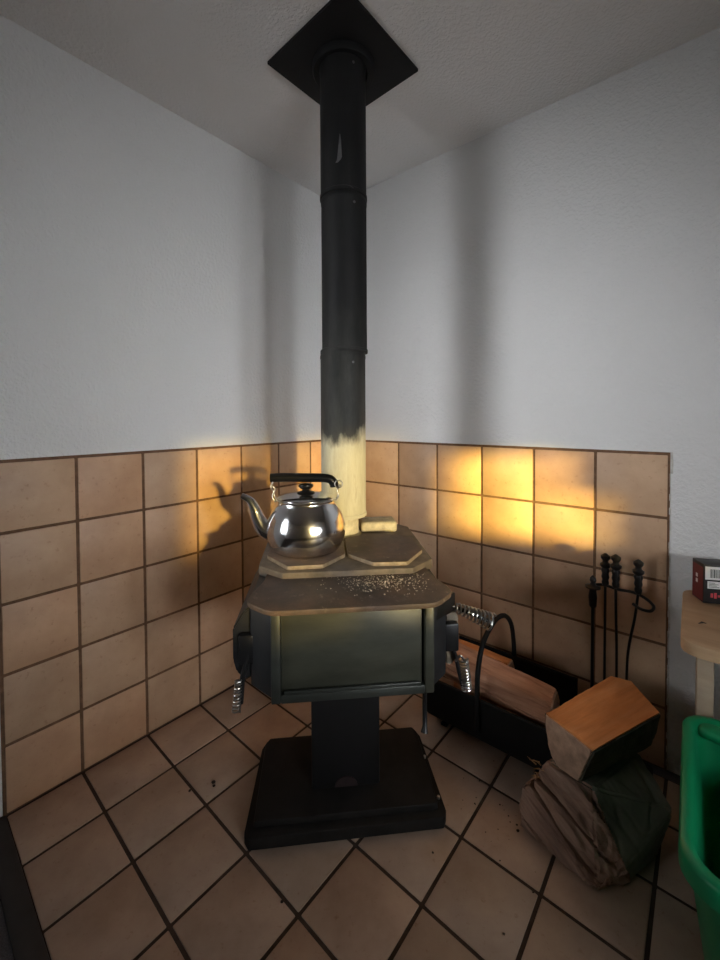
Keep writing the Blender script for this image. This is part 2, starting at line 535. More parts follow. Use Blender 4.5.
# firebox: octagonal in plan
bm = bmesh.new()
add_prism(bm, [(-0.179, -0.462), (0.179, -0.462), (0.228, -0.415), (0.228, 0.07), (0.18, 0.125), (-0.18, 0.125), (-0.236, 0.07), (-0.236, -0.405)], 0.548, 0.7525, 0.004)
body = obj('firebox', bm, M['iron'], stove)

# front frame and recessed panel
bm = bmesh.new()
add_box(bm, (-0.181, -0.478, 0.548), (-0.160, -0.460, 0.7525), 0.003)
add_box(bm, (-0.160, -0.478, 0.548), (0.160, -0.460, 0.568), 0.003)
add_box(bm, (-0.160, -0.478, 0.743), (0.160, -0.460, 0.7525), 0.001)
add_box(bm, (-0.152, -0.480, 0.569), (0.150, -0.474, 0.577), 0.002)
fr = obj('front_frame', bm, M['frame'], stove)
bm = bmesh.new(); add_box(bm, (0.160, -0.480, 0.550), (0.181, -0.460, 0.7525), 0.003)
obj('corner_stile', bm, M['panel'], stove)
bm = bmesh.new(); add_box(bm, (-0.1595, -0.470, 0.569), (0.1545, -0.460, 0.7428), 0.002)
obj('front_panel', bm, M['panel'], stove)

# front hearth plate, stepped top
def rounded(pts, r=0.012, n=4):
    P = [Vector((x, y)) for x, y in pts]; out = []
    for i, p in enumerate(P):
        a = P[i - 1]; b = P[(i + 1) % len(P)]
        ra = min(r, (a - p).length * 0.45); rb = min(r, (b - p).length * 0.45)
        s = p + (a - p).normalized() * ra; e = p + (b - p).normalized() * rb
        for k in range(n + 1):
            u = k / n; q = s * (1 - u) ** 2 + p * 2 * u * (1 - u) + e * u * u
            out.append((q.x, q.y))
    return out


bm = bmesh.new()
add_prism(bm, rounded([(-0.180, -0.500), (0.180, -0.500), (0.232, -0.450), (0.234, -0.425), (0.212, -0.335), (0.212, -0.2), (-0.212, -0.2), (-0.212, -0.335), (-0.238, -0.425), (-0.236, -0.450)], 0.02), 0.7520, 0.764, 0.002)
obj('hearth_plate', bm, M['stovetop'], stove)
bm = bmesh.new()
add_prism(bm, [(-0.168, -0.330), (0.168, -0.330), (0.236, -0.268), (0.240, 0.06), (0.19, 0.128), (-0.19, 0.128), (-0.240, 0.06), (-0.236, -0.268)], 0.7525, 0.779, 0.003)
obj('step_top', bm, M['steplit'], stove)


def lid_outline(s):
    o = [(0.004, -0.083), (0.070, -0.055), (0.160, -0.060), (0.212, -0.106), (0.220, -0.222), (0.156, -0.314), (0.066, -0.310), (0.004, -0.235)]
    o = [(x * s, y) for x, y in o]
    return o if s > 0 else list(reversed(o))


for s in (-1, 1):
    bm = bmesh.new(); add_prism(bm, rounded(lid_outline(s), 0.006, 2), 0.779, 0.790, 0.0015); bm.normal_update()
    
    for f in bm.faces: f.material_index = 1 if abs(f.normal.z) < 0.85 else 0
    obj('cooking_lid', bm, None, stove, mats=[M['stovetop'], M['worn']])

# flue collar and the raised flue box behind the lids
bm = bmesh.new(); add_lathe(bm, [(0.062, 0.778), (0.062, 0.783), (0.053, 0.787), (0.053, 0.841)], 48, (0.004, 0.0))
obj('flue_collar', bm, M['palecast'], stove)
bm = bmesh.new(); add_box(bm, (0.066, 0.0, 0.777), (0.190, 0.085, 0.814), 0.010, None, 3)
obj('flue_box', bm, M['palecast'], stove)

# side doors with latch and coil handles
for s in (-1, 1):
    w = 0.279 if s < 0 else 0.268
    bm = bmesh.new()
    o = [(0.234, 0.560), (0.252, 0.553), (w - 0.008, 0.572), (w, 0.600), (w, 0.676), (w - 0.026, 0.718), (0.234, 0.728)]
    t = bmesh.new(); lo = [t.verts.new((s * x, -0.392, z)) for x, z in o]; hi = [t.verts.new((s * x, -0.06, z)) for x, z in o]
    n = len(o); t.faces.new(lo); t.faces.new(list(reversed(hi)))
    for i in range(n): t.faces.new((lo[i], hi[i], hi[(i + 1) % n], lo[(i + 1) % n]))
    bmesh.ops.recalc_face_normals(t, faces=t.faces)
    bmesh.ops.bevel(t, geom=t.edges[:], offset=0.004, segments=2, affect='EDGES'); merge(bm, t)
    d = obj('side_door', bm, M['iron'] if s < 0 else M['sidelit'], stove)
    bm = bmesh.new()
    add_box(bm, (s * 0.226, -0.412, 0.600), (s * 0.262, -0.392, 0.668), 0.004)
    if s > 0: add_prism(bm, [(0.196, -0.448), (0.226, -0.425), (0.256, -0.402), (0.250, -0.392), (0.19, -0.435)], 0.696, 0.742, 0.003)
    obj('latch', bm, M['iron_smooth'], d)
    # draft rod and coil handle
    if s > 0:
        bm = bmesh.new(); add_tube(bm, spline([(0.220, -0.402, 0.724), (0.242, -0.404, 0.712), (0.266, -0.406, 0.702), (0.346, -0.410, 0.666)]), 0.0048)
        h = obj('handle', bm, M['iron_smooth'], d)
        bm = bmesh.new(); add_tube(bm, coil((0.254, -0.405, 0.707), (0.346, -0.410, 0.666), 0.0095, 0.0205, 10), 0.0027, 6)
        obj('coil_grip', bm, M['spring'], h)
        bm = bmesh.new(); add_tube(bm, spline([(0.234, -0.400, 0.640), (0.254, -0.404, 0.590), (0.264, -0.406, 0.545), (0.274, -0.406, 0.508)]), 0.0048)
        h = obj('handle', bm, M['iron_smooth'], d)
        bm = bmesh.new(); add_tube(bm, spline([(0.254, -0.408, 0.574), (0.266, -0.410, 0.588), (0.277, -0.410, 0.574)], 5), 0.003, 6)
        add_tube(bm, coil((0.275, -0.408, 0.578), (0.283, -0.408, 0.500), 0.009, 0.0115, 11), 0.0025, 6)
        obj('coil_grip', bm, M['spring'], h)
    else:
        bm = bmesh.new(); add_tube(bm, spline([(-0.236, -0.405, 0.640), (-0.246, -0.408, 0.600), (-0.254, -0.410, 0.568), (-0.258, -0.412, 0.512)]), 0.0062)
        h = obj('handle', bm, M['iron_smooth'], d)
        bm = bmesh.new(); add_tube(bm, coil((-0.262, -0.414, 0.568), (-0.268, -0.416, 0.494), 0.007, 0.009, 10), 0.0021, 6)
        obj('coil_grip', bm, M['spring'], h)
bm = bmesh.new(); add_tube(bm, [(0.190, -0.36, 0.550), (0.190, -0.36, 0.44), (0.189, -0.365, 0.385), (0.186, -0.37, 0.372)], [0.006, 0.006, 0.006, 0.009], 10)
obj('damper_rod', bm, M['iron_smooth'], stove)

# pale crumbs of ash lying on the hearth plate
bm = bmesh.new()
SM = Matrix.Translation((-0.063, 1.358, 0)) @ Matrix.Rotation(YAW, 4, 'Z')
for i in range(620):
    x = random.gauss(0.085, 0.060); y = random.gauss(-0.376, 0.030)
    if not (-0.1 < x < 0.20 and -0.47 < y < -0.334): continue
    r = random.uniform(0.0004, 0.0014) * (1.8 if random.random() < 0.05 else 1)
    t = bmesh.new(); bmesh.ops.create_icosphere(t, subdivisions=1, radius=r)
    for v in t.verts: v.co = Vector((v.co.x * random.uniform(.7, 1.6), v.co.y * random.uniform(.7, 1.4), v.co.z * 0.6))
    merge(bm, t, SM @ Matrix.Translation((x, y, 0.7648 + r * 0.6)))
o = obj('ash_crumbs', bm, M['ash'], None)
tag(o, 'pale crumbs of ash strewn over the front plate of the stove', 'ash', None, 'stuff')

# --------------------------------------------------------------- flue pipe
PX, PY = -0.050, 1.362
pipe = thing('flue_pipe', 'black round stovepipe rising from the stove to the ceiling, scorched pale at its foot', 'stovepipe', (PX, PY, 0))
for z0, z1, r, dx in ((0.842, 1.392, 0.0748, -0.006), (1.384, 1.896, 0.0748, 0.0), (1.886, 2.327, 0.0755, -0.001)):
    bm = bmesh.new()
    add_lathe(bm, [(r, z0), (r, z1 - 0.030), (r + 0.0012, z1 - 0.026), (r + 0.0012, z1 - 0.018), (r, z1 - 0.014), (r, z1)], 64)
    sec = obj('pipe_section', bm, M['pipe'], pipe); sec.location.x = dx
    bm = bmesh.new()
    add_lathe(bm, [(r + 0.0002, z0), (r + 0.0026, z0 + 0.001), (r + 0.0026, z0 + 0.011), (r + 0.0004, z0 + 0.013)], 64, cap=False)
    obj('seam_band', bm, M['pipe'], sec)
    for a in (-62,):
        bm = bmesh.new()
        p = Vector((math.cos(rad(a)), math.sin(rad(a)), 0))
        mt = Matrix.Translation(p * (r + 0.0006) + Vector((0, 0, z1 - 0.045))) @ p.to_track_quat('Z', 'Y').to_matrix().to_4x4()
        add_lathe(bm, [(0.004, -0.001), (0.004, 0.0014), (0.002, 0.0022), (0, 0.0022)], 10, mat=mt)
        obj('screw', bm, M['chip'], sec)

def chip(parent, r, pts_):
    bm = bmesh.new(); lo_, hi_ = [], []
    for a0, a1, z in pts_:
        for lst, a in ((lo_, a0), (hi_, a1)):
            lst.append(bm.verts.new(((r + .0006) * math.sin(rad(a)), -(r + .0006) * math.cos(rad(a)), z)))
    for i in range(len(lo_) - 1): bm.faces.new((lo_[i], hi_[i], hi_[i + 1], lo_[i + 1]))
    obj('paint_chip', bm, M['chip'], parent, 0)


chip(sec, 0.0755, [(-6, -5, 2.056), (-8, -3, 2.035), (-10, -2, 2.010), (-12, -1, 1.985), (-13, -4, 1.977), (-17, -11, 1.968)])
chip(sec, 0.0784, [(-2 + k * 4, 2.0 + k * 4, 1.8875 + .004 * math.sin(k * .9)) for k in range(0)] or [(-3, -2, 1.8965), (8, 9, 1.8975), (16, 18, 1.8955), (26, 28, 1.891)])
plate = thing('ceiling_plate', 'square black metal plate on the ceiling around the top of the stovepipe', 'ceiling plate', (-0.0485, 1.372, CEIL), rad(48.5))
bm = bmesh.new(); add_box(bm, (-0.177, -0.177, -0.011), (0.177, 0.177, -0.0005), 0.002)
obj('plate', bm, M['matte_black'], plate)
bm = bmesh.new(); add_lathe(bm, [(0.103, -0.010), (0.103, -0.028), (0.099, -0.034), (0.0795, -0.034), (0.0795, -0.010)], 64, cap=False)
obj('collar', bm, M['matte_black'], plate)

# ------------------------------------------------------------------ kettle
KX, KY, KZ = -0.157, 1.168, 0.7903
kettle = thing('kettle', 'shiny stainless steel tea kettle with black handle on the stove', 'kettle', (KX, KY, KZ), rad(4))
bm = bmesh.new()
add_lathe(bm, [(0.0, 0.0), (0.080, 0.0), (0.092, 0.004), (0.104, 0.020), (0.1125, 0.045), (0.1135, 0.065), (0.110, 0.088), (0.101, 0.112), (0.090, 0.129), (0.0845, 0.136), (0.0835, 0.142), (0.086, 0.144), (0.087, 0.148), (0.084, 0.150), (0.079, 0.150), (0.079, 0.144)], 72, cap=False)
obj('body', bm, M['steel'], kettle, 60)
bm = bmesh.new()
sp = spline([(-0.088, 0, 0.046), (-0.120, 0, 0.062), (-0.138, 0, 0.092), (-0.148, 0, 0.122), (-0.162, 0, 0.145), (-0.184, 0, 0.158)], 7)
n = len(sp); add_tube(bm, sp, [0.033 - 0.025 * (i / (n - 1)) ** 0.7 for i in range(n)], 20)
obj('spout', bm, M['steel'], kettle, 60)
bm = bmesh.new()
add_lathe(bm, [(0.0, 0.1500), (0.083, 0.1500), (0.0835, 0.1525), (0.079, 0.155), (0.060, 0.159), (0.035, 0.162), (0.0, 0.163)], 64)
lid = obj('lid', bm, M['steel'], kettle, 60)
bm = bmesh.new()
add_lathe(bm, [(0.0, 0.162), (0.026, 0.162), (0.024, 0.166), (0.012, 0.169), (0.010, 0.173), (0.017, 0.177), (0.022, 0.182), (0.021, 0.187), (0.012, 0.190), (0, 0.1905)], 32)
obj('knob', bm, M['plastic_black'], lid, 60)
bm = bmesh.new()
hp = spline([(-0.101, 0, 0.2075), (-0.06, 0, 0.2085), (0.0, 0, 0.2070), (0.048, 0, 0.2055), (0.070, 0, 0.201), (0.080, 0, 0.189), (0.082, 0, 0.180)], 6)
n = len(hp)
add_tube(bm, hp, 0.012, 16, flat=(0.030, 0.026))
grip = obj('handle', bm, M['plastic_black'], kettle, 50)
for s in (-1, 1):
    bm = bmesh.new()
    zt = 0.198 if s < 0 else 0.186
    for dy in (-0.013, 0.013):
        add_tube(bm, spline([(s * 0.092, dy, zt), (s * 0.098, dy * 1.1, 0.183), (s * 0.090, dy * 1.25, 0.172), (s * 0.094, dy * 1.3, 0.158), (s * 0.0865, dy * 1.3, 0.143)], 6), 0.0021, 8)
    add_tube(bm, [(s * 0.0865, -0.020, 0.144), (s * 0.0865, 0.020, 0.144)], 0.003, 8)
    if s > 0:
        add_tube(bm, [(0.094 + 0.011 * math.cos(2 * PI * k / 18), -0.017, 0.190 + 0.011 * math.sin(2 * PI * k / 18)) for k in range(19)], 0.0018, 6)
    obj('handle_wire', bm, M['spring'], kettle, 60)

# -------------------------------------------------------------- log carrier
carrier = thing('log_carrier', 'black metal log carrier holding firewood along the right wall', 'log carrier', R(0.98, 0.185), ROT_R)
# local frame: x along the right wall, y = -n (towards the wall is +y)
bm = bmesh.new()
prof = [(-0.158, 0.205), (-0.156, 0.13), (-0.140, 0.070), (-0.105, 0.025), (-0.05, 0.008), (0.05, 0.008), (0.105, 0.025), (0.138, 0.070), (0.150, 0.13), (0.152, 0.215)]
prof = [(p.x, p.y) for p in spline([(a, b, 0) for a, b in prof], 4)]
t = bmesh.new(); th = 0.004
def inset(i):
    a = Vector(prof[max(i - 1, 0)]); b = Vector(prof[min(i + 1, len(prof) - 1)]); d = (b - a).normalized()
    return Vector(prof[i]) + Vector((-d.y, d.x)) * th
x0, x1 = -0.225, 0.235
A = [t.verts.new((x0, *p)) for p in prof]; B = [t.verts.new((x1, *p)) for p in prof]
A2 = [t.verts.new((x0, *inset(i))) for i in range(len(prof))]; B2 = [t.verts.new((x1, *inset(i))) for i in range(len(prof))]
for i in range(len(prof) - 1):
    t.faces.new((A[i], A[i + 1], B[i + 1], B[i])); t.faces.new((A2[i + 1], A2[i], B2[i], B2[i + 1]))
    t.faces.new((A[i + 1], A[i], A2[i], A2[i + 1])); t.faces.new((B[i], B[i + 1], B2[i + 1], B2[i]))
t.faces.new((A[0], B[0], B2[0], A2[0])); t.faces.new((B[-1], A[-1], A2[-1], B2[-1]))
bmesh.ops.recalc_face_normals(t, faces=t.faces); merge(bm, t)
for y, z in ((-0.158, 0.206), (0.152, 0.216)):
    add_tube(bm, [(x0, y, z), (x1, y, z)], 0.0055, 10)
trough = obj('trough', bm, M['matte_black'], carrier, 40)
for x in (-0.17, 0.17):
    bm = bmesh.new(); add_box(bm, (x - 0.012, -0.10, 0.0), (x + 0.012, 0.10, 0.010), 0.002)
    obj('foot_bar', bm, M['matte_black'], carrier)
bm = bmesh.new()
add_tube(bm, spline([(-0.010, -0.163, 0.10), (-0.010, -0.164, 0.20), (-0.010, -0.160, 0.30), (-0.008, -0.120, 0.385), (-0.004, -0.03, 0.425), (0.0, 0.06, 0.415), (0.004, 0.125, 0.36), (0.006, 0.150, 0.28), (0.006, 0.158, 0.20), (0.006, 0.157, 0.14)], 7), 0.0085, 10)
obj('handle', bm, M['matte_black'], carrier, 40)


# --------------------------------------------------------------------- logs
def split_log(name, label, pts, axis, mats, face_mat, cuts=5, amp=0.004, group=None, seed=0, res=0.010, terrace=0.0, smooth_slot=None, crack=0.0, zone=None):
    """convex split log through pts (world), fibres along axis; face_mat(normal_local, centre_local) picks the slot"""
    P = [Vector(p) for p in pts]; c = sum(P, Vector()) / len(P); c.z = min(p.z for p in P)
    ax = Vector(axis).normalized(); up = UP if abs(ax.z) < 0.9 else Vector((1, 0, 0))
    ay = up.cross(ax).normalized(); az = ax.cross(ay)
    rot = Matrix((ax, ay, az)).transposed()
    inv = rot.transposed()
    bm = bmesh.new()
    for p in P: bm.verts.new(inv @ (p - c))
    r = bmesh.ops.convex_hull(bm, input=bm.verts)
    bmesh.ops.delete(bm, geom=[v for v in bm.verts if not v.link_faces], context='VERTS')
    bmesh.ops.dissolve_limit(bm, angle_limit=rad(6), verts=bm.verts, edges=bm.edges)
    bmesh.ops.triangulate(bm, faces=bm.faces)
    for f in bm.faces: f.material_index = face_mat(rot @ f.normal, f.normal.copy())
    sharp = [e for e in bm.edges if len(e.link_faces) == 2 and e.calc_face_angle(0) > rad(14)]
    bmesh.ops.bevel(bm, geom=sharp, offset=0.005, segments=2, affect='EDGES', material=-1)
    for it in range(cuts + 1):
        long = [e for e in bm.edges if e.calc_length() > res]
        if not long or len(bm.faces) > 60000: break
        bmesh.ops.subdivide_edges(bm, edges=long, cuts=1, use_grid_fill=True)
        bmesh.ops.triangulate(bm, faces=[f for f in bm.faces if len(f.verts) > 4])
    bm.normal_update()
    if zone:
        for f in bm.faces: f.material_index = zone(c + rot @ f.calc_center_median(), rot @ f.normal)
    off = {}
    for v in bm.verts:
        q = v.co; k = 1 - 0.75 * abs(v.normal.x)
        if smooth_slot is not None and any(f.material_index == smooth_slot for f in v.link_faces): k *= 0.15
        w = Vector((q.x * 3.0 + seed, q.y * 38, q.z * 38)); w2 = Vector((q.x * 7 + seed, q.y * 110, q.z * 110)); w3 = Vector((q.x * 9, q.y * 11 + seed, q.z * 11))
        h = noise.noise(w) + 0.45 * noise.noise(w2) + 0.9 * noise.noise(w3)
        if terrace:
            g = noise.noise(Vector((q.x * 4.5 + seed * 2, q.y * 17, q.z * 17))) * 3.2
            g = math.floor(g) + min(1, (g - math.floor(g)) * 4)
            c1 = abs(noise.noise(Vector((q.x * 2.2 + seed, q.y * 13 + 3, q.z * 13))))
            h = h * 0.55 + g * terrace - crack * max(0.0, 1 - c1 / 0.07)
        off[v] = v.normal * (amp * k * h)
    for v, d in off.items(): v.co += d
    o = obj(name, bm, None, None, 30, mats)
    o.matrix_world = Matrix.Translation(c) @ rot.to_4x4()
    tag(o, label, 'firewood', group)
    return o


# big quarter log on top of the other by the carrier
up_pts = [R(1.202, .430, .322), R(1.342, .497, .322), R(1.305, .478, .206), R(1.245, .462, .206), R(1.215, .430, .235),
          R(1.330, .135, .330), R(1.385, .110, .325), R(1.467, .218, .318), R(1.445, .225, .215), R(1.36, .15, .207)]
ax_up = R(1.33, .135) - R(1.202, .43)
split_log('split_log', 'big orange split log lying on top of the rough brown log by the wall', up_pts, ax_up,
          [M['log_orange'], M['endgrain'], M['bark']], lambda w, n: 1 if abs(n.x) > 0.75 else (0 if w.z > 0.4 else 2), amp=0.005, seed=3, terrace=0.35)
# rough chunk standing under it
lo_pts = [R(1.155, .488, .002), R(1.150, .464, .100), R(1.222, .428, .186), R(1.362, .540, .002), R(1.418, .452, .002), R(1.466, .336, .002),
          R(1.332, .448, .186), R(1.414, .225, .184), R(1.500, .305, .12), R(1.25, .350, .002), R(1.26, .30, .17), R(1.38, .24, .002)]
ax_lo = R(1.367, .522, 0) - R(1.156, .47, .109)


E_BOT, E_TOP = R(1.418, .452, .002), R(1.332, .448, .186)      # the edge between the torn face and the smooth one
E_M = (DR * 0.9 - NR * 0.35); E_M = E_M - (E_TOP - E_BOT) * (E_M.dot(E_TOP - E_BOT) / (E_TOP - E_BOT).length_squared)


def lo_zone(p, n):
    return 2 if n.z > 0.6 or (p - E_BOT).dot(E_M) > 0 else 0


ROUGH = split_log('split_log', 'rough brown splintered log on the floor beneath the big orange log', lo_pts, ax_lo,
          [M['log_brown'], M['endgrain'], M['greyface']], lambda w, n: 0, zone=lo_zone, amp=0.013, seed=11, res=0.006, terrace=0.9, smooth_slot=2, crack=2.6)


def round_section(t0, t1, n, z0, z1, prof):
    pts = []
    for t, z in ((t0, z0), (t1, z1)):
        for a, r in prof: pts.append(R(t, n + r * math.cos(rad(a)), z + r * math.sin(rad(a))))
    return pts


pick = lambda w, n: 1 if abs(n.x) > 0.8 else 0
split_log('carrier_log', 'long pinkish split log lying uppermost in the black log carrier',
          round_section(0.755, 1.190, 0.238, 0.250, 0.196, [(0, .070), (50, .066), (105, .074), (160, .06), (215, .055), (270, .062), (320, .072)]), DR,
          [M['log_pink'], M['endgrain']], pick, amp=0.005, seed=5, group=None)
split_log('carrier_log', 'short orange split log at the stove end of the log carrier, behind the pink one',
          round_section(0.740, 1.00, 0.108, 0.200, 0.192, [(0, .045), (60, .050), (120, .05), (180, .05), (240, .045), (300, .048)]), DR,
          [M['log_orange'], M['endgrain']], pick, amp=0.005, seed=8)
for n_, z_, s_, lab in ((0.118, 0.080, 21, 'split log at the bottom of the log carrier on the wall side'), (0.232, 0.080, 27, 'split log at the bottom of the log carrier on the room side')):
    split_log('carrier_log', lab, round_section(0.785, 1.18, n_, z_, z_, [(0, .046), (70, .048), (140, .046), (210, .05), (280, .050)]), DR,
              [M['log_pink'], M['endgrain']], pick, amp=0.004, seed=s_)

# torn slivers on the rough log
bm = bmesh.new()
for i in range(16):
    b = R(1.214 + random.uniform(-.03, .025), .436 + random.uniform(-.012, .006), .146 + random.uniform(-.03, .025))
    d = (NR * random.uniform(.2, 1.0) - DR * random.uniform(.2, 1.0) + UP * random.uniform(-.2, 1.0)).normalized() * random.uniform(.015, .04)
    add_tube(bm, [b, b + d * 0.6, b + d + Vector((0, 0, random.uniform(-.006, .006)))], [0.0022, 0.0015, 0.0004], 5)
o = obj('splinters', bm, M['sliver']); o['kind'] = 'stuff'
bpy.context.view_layer.update()
o.parent = ROUGH; o.matrix_parent_inverse = ROUGH.matrix_world.inverted()

# crumbs on the floor
bm = bmesh.new()
def crumb(p, r):
    t = bmesh.new(); bmesh.ops.create_icosphere(t, subdivisions=1, radius=r)
    for v in t.verts: v.co = Vector((v.co.x * random.uniform(.8, 1.6), v.co.y * random.uniform(.7, 1.3), v.co.z * .7))
    merge(bm, t, Matrix.Translation(p + UP * r * .5))
for (x, y, r) in ((0.44, 1.118, .0045), (0.444, 1.135, .003), (-0.54, 1.245, .0045), (-0.476, 1.275, .0055), (-0.47, 1.262, .004), (-0.195, 0.953, .004), (0.19, 1.062, .003), (0.32, .89, .003)):
    crumb(Vector((x, y, 0)), r)
for i in range(26): crumb(Vector((0.40 + random.gauss(0, .06), 1.2 + random.gauss(0, .09), 0)), random.uniform(.0008, .0022))
o = obj('floor_crumbs', bm, M['crumb']); tag(o, 'dark crumbs of bark scattered on the floor tiles around the stove base', 'crumbs', None, 'stuff')

# ------------------------------------------------------------- fire tools
TN = 0.060
stand = thing('tool_stand', 'black wrought iron fireplace tool stand with finial post beside the right wall', 'tool stand', R(1.265, TN), ROT_R)
bm = bmesh.new(); add_prism(bm, rounded([(-0.03, -0.042), (0.175, -0.042), (0.175, 0.042), (-0.03, 0.042)], 0.02), 0.0005, 0.012, 0.003)
obj('base', bm, M['tool'], stand)
bm = bmesh.new()
add_lathe(bm, [(0.006, 0.011), (0.0055, 0.505), (0.012, 0.512), (0.0135, 0.545), (0.011, 0.566), (0.012, 0.572), (0.024, 0.576), (0.024, 0.581), (0.010, 0.586), (0.007, 0.594), (0.011, 0.601), (0.009, 0.610), (0.004, 0.617), (0, 0.620)], 20)
obj('post', bm, M['tool'], stand, 50)
bm = bmesh.new()
add_tube(bm, spline([(0.0, 0.0, 0.586), (0.03, 0.016, 0.588), (0.07, 0.020, 0.582), (0.115, 0.018, 0.584), (0.15, 0.004, 0.578), (0.172, -0.014, 0.566), (0.165, -0.034, 0.556), (0.140, -0.036, 0.556), (0.118, -0.024, 0.562)], 6), 0.0048, 8)
obj('hook_rail', bm, M['tool'], stand, 50)


def handle_prof(z):
    return [(a * 1.18, b) for a, b in [(0.004, z - 0.115), (0.008, z - 0.112), (0.0095, z - 0.100), (0.0075, z - 0.092), (0.0105, z - 0.082), (0.0085, z - 0.07), (0.0115, z - 0.058), (0.009, z - 0.052), (0.0145, z - 0.044), (0.0145, z - 0.038), (0.008, z - 0.032), (0.0075, z - 0.026), (0.0125, z - 0.018), (0.0125, z - 0.010), (0.007, z - 0.005), (0.004, z - 0.002), (0, z)]]


def tool(name, label, t, zt, bend, head, n=TN):
    o = thing(name, label, 'fire tool', R(t, n), ROT_R, None)
    bm = bmesh.new(); add_lathe(bm, handle_prof(zt), 20); obj('handle', bm, M['tool'], o, 50)
    bm = bmesh.new(); add_tube(bm, spline([(0, 0, zt - .112), (bend * .3, 0, zt - .2), (bend * .9, 0, zt - .33), (bend, 0, 0.17)], 6), 0.0042, 8); obj('shaft', bm, M['tool'], o, 50)
    bm = bmesh.new()
    if head == 'poker':
        add_tube(bm, spline([(bend, 0, .18), (bend, 0, .08), (bend, 0, .04)], 4), [0.0045] * 8 + [0.001], 8)
        add_tube(bm, spline([(bend, 0, .10), (bend - .012, 0, .085), (bend - .02, 0, .10)], 4), [0.004] * 8 + [0.001], 8)
        obj('poker_tip', bm, M['tool'], o, 50)
    elif head == 'brush':
        add_lathe(bm, [(0.007, .15), (0.011, .16), (0.011, .175), (0.006, .185)], 16, (bend, 0)); b_ = obj('ferrule', bm, M['tool'], o, 50)
        bm = bmesh.new()
        for k in range(60):
            a = random.uniform(0, 2 * PI); q = 0.008 * math.sqrt(random.random()); e = q * 1.2
            add_tube(bm, [(bend + q * math.cos(a), q * math.sin(a), .152), (bend + e * math.cos(a), e * math.sin(a), .05)], 0.0012, 4)
        obj('bristles', bm, M['crumb'], o, 0)
    else:
        add_prism(bm, rounded([(bend - .014, -.004), (bend + .030, -.004), (bend + .030, .001), (bend - .014, .001)], .001), .045, .16, .0008)
        add_tube(bm, [(bend, 0, .20), (bend, -.001, .15)], [.004, .009], 8)
        obj('shovel_blade', bm, M['tool'], o, 40)
    return o


tool('poker', 'black fire tool with turned handle, nearest the finial post of the tool stand', 1.302, 0.705, 0.0, 'poker')
tool('hearth_brush', 'black fire tool with turned handle, the middle of the three on the stand', 1.334, 0.712, 0.005, 'brush', TN + 0.016)
tool('fire_shovel', 'black fire tool with turned handle and bent shaft, nearest the wooden table', 1.395, 0.704, -0.030, 'shovel')

# -------------------------------------------------------------- side table
TZ = 0.622
table = thing('side_table', 'pale pine table with rounded corner against the right wall', 'table', R(1.508, 0.004), ROT_R)
# local x along the wall, local y = towards the wall, so the room side is negative y
bm = bmesh.new()
ol = [(0.012, 0.0)] + [(0.045 - 0.045 * math.sin(rad(a)) , -0.352 - 0.045 * math.cos(rad(a)) ) for a in ()]
add_prism(bm, rounded([(0.0, 0.0), (0.0, -0.396), (0.62, -0.396), (0.62, 0.0)], 0.045, 6), TZ - 0.032, TZ, 0.004)
top = obj('tabletop', bm, M['table'], table)
bm = bmesh.new()
add_tube(bm, [(0.036, -0.262, TZ + .0002), (0.043, -0.250, TZ + .0003), (0.052, -0.248, TZ + .0002)], [0.0012, 0.0028, 0.001], 6)
obj('knot_crack', bm, M['crumb'], top)
for x, y in ((0.030, -0.205), (0.030, -0.03), (0.54, -0.205), (0.54, -0.03)):
    bm = bmesh.new()
    t = bmesh.new(); add_box(t, (-0.29, -0.022, -0.018), (0.29, 0.022, 0.018), 0.003)
    bmesh.ops.transform(t, matrix=Matrix.Rotation(rad(-90), 4, 'Y'), verts=t.verts)
    for v in t.verts: v.co.z *= (TZ - 0.032) / 0.58
    lg = bmesh.new(); merge(lg, t, Matrix.Translation((x + 0.022, y, (TZ - 0.032) / 2)))
    obj('leg', lg, M['legwood'], table)

# carton on the table
cr = ROT_R + rad(26)
cart = thing('matches_carton', 'small maroon and black carton with white barcode labels on the pine table', 'carton', R(1.556, 0.105, TZ + .0005), cr)
# local x along the front, local y to the back, origin at the front left corner
bm = bmesh.new(); add_box(bm, (0, 0, 0), (0.085, 0.058, 0.114), 0.0015)
cb = obj('box', bm, M['card_black'], cart)
bm = bmesh.new(); add_box(bm, (-0.0006, 0.003, 0.004), (0.0002, 0.054, 0.104), 0); obj('maroon_side', bm, M['maroon'], cart, 0)
bm = bmesh.new(); add_box(bm, (0.004, -0.0007, 0.070), (0.081, 0.0002, 0.108), 0); l1 = obj('barcode_label', bm, M['label'], cart, 0)
bm = bmesh.new()
x = 0.016
for wbar in (1, 2, 1, 1, 3, 1, 2, 1, 1, 2, 3, 1, 1, 2, 1, 3, 1, 2, 1, 1, 2):
    add_box(bm, (x, -0.0011, 0.076), (x + 0.0008 * wbar, -0.0005, 0.101), 0); x += 0.0008 * wbar + 0.0014
obj('barcode', bm, M['ink'], l1, 0)
bm = bmesh.new(); add_box(bm, (0.010, -0.0007, 0.044), (0.046, 0.0002, 0.065), 0); l2 = obj('small_label', bm, M['label'], cart, 0)
bm = bmesh.new()
for k in range(4): add_box(bm, (0.013, -0.0011, 0.048 + k * .004), (0.013 + (0.026, .02, .024, .015)[k], -0.0005, 0.0493 + k * .004), 0)
obj('small_print', bm, M['ink'], l2, 0)
bm = bmesh.new()
for (a, b, c, d) in ((.018, .024, .018, .030), (.027, .033, .016, .032), (.036, .050, .020, .026), (.052, .058, .015, .034), (.061, .074, .019, .027)):
    add_box(bm, (a, -0.0009, c), (b, 0.0002, d), 0)
obj('red_lettering', bm, M['redink'], cart, 0)
bm = bmesh.new()
for z in (.050, .066): add_box(bm, (-0.0011, 0.028, z), (-0.0005, 0.037, z + .011), 0)
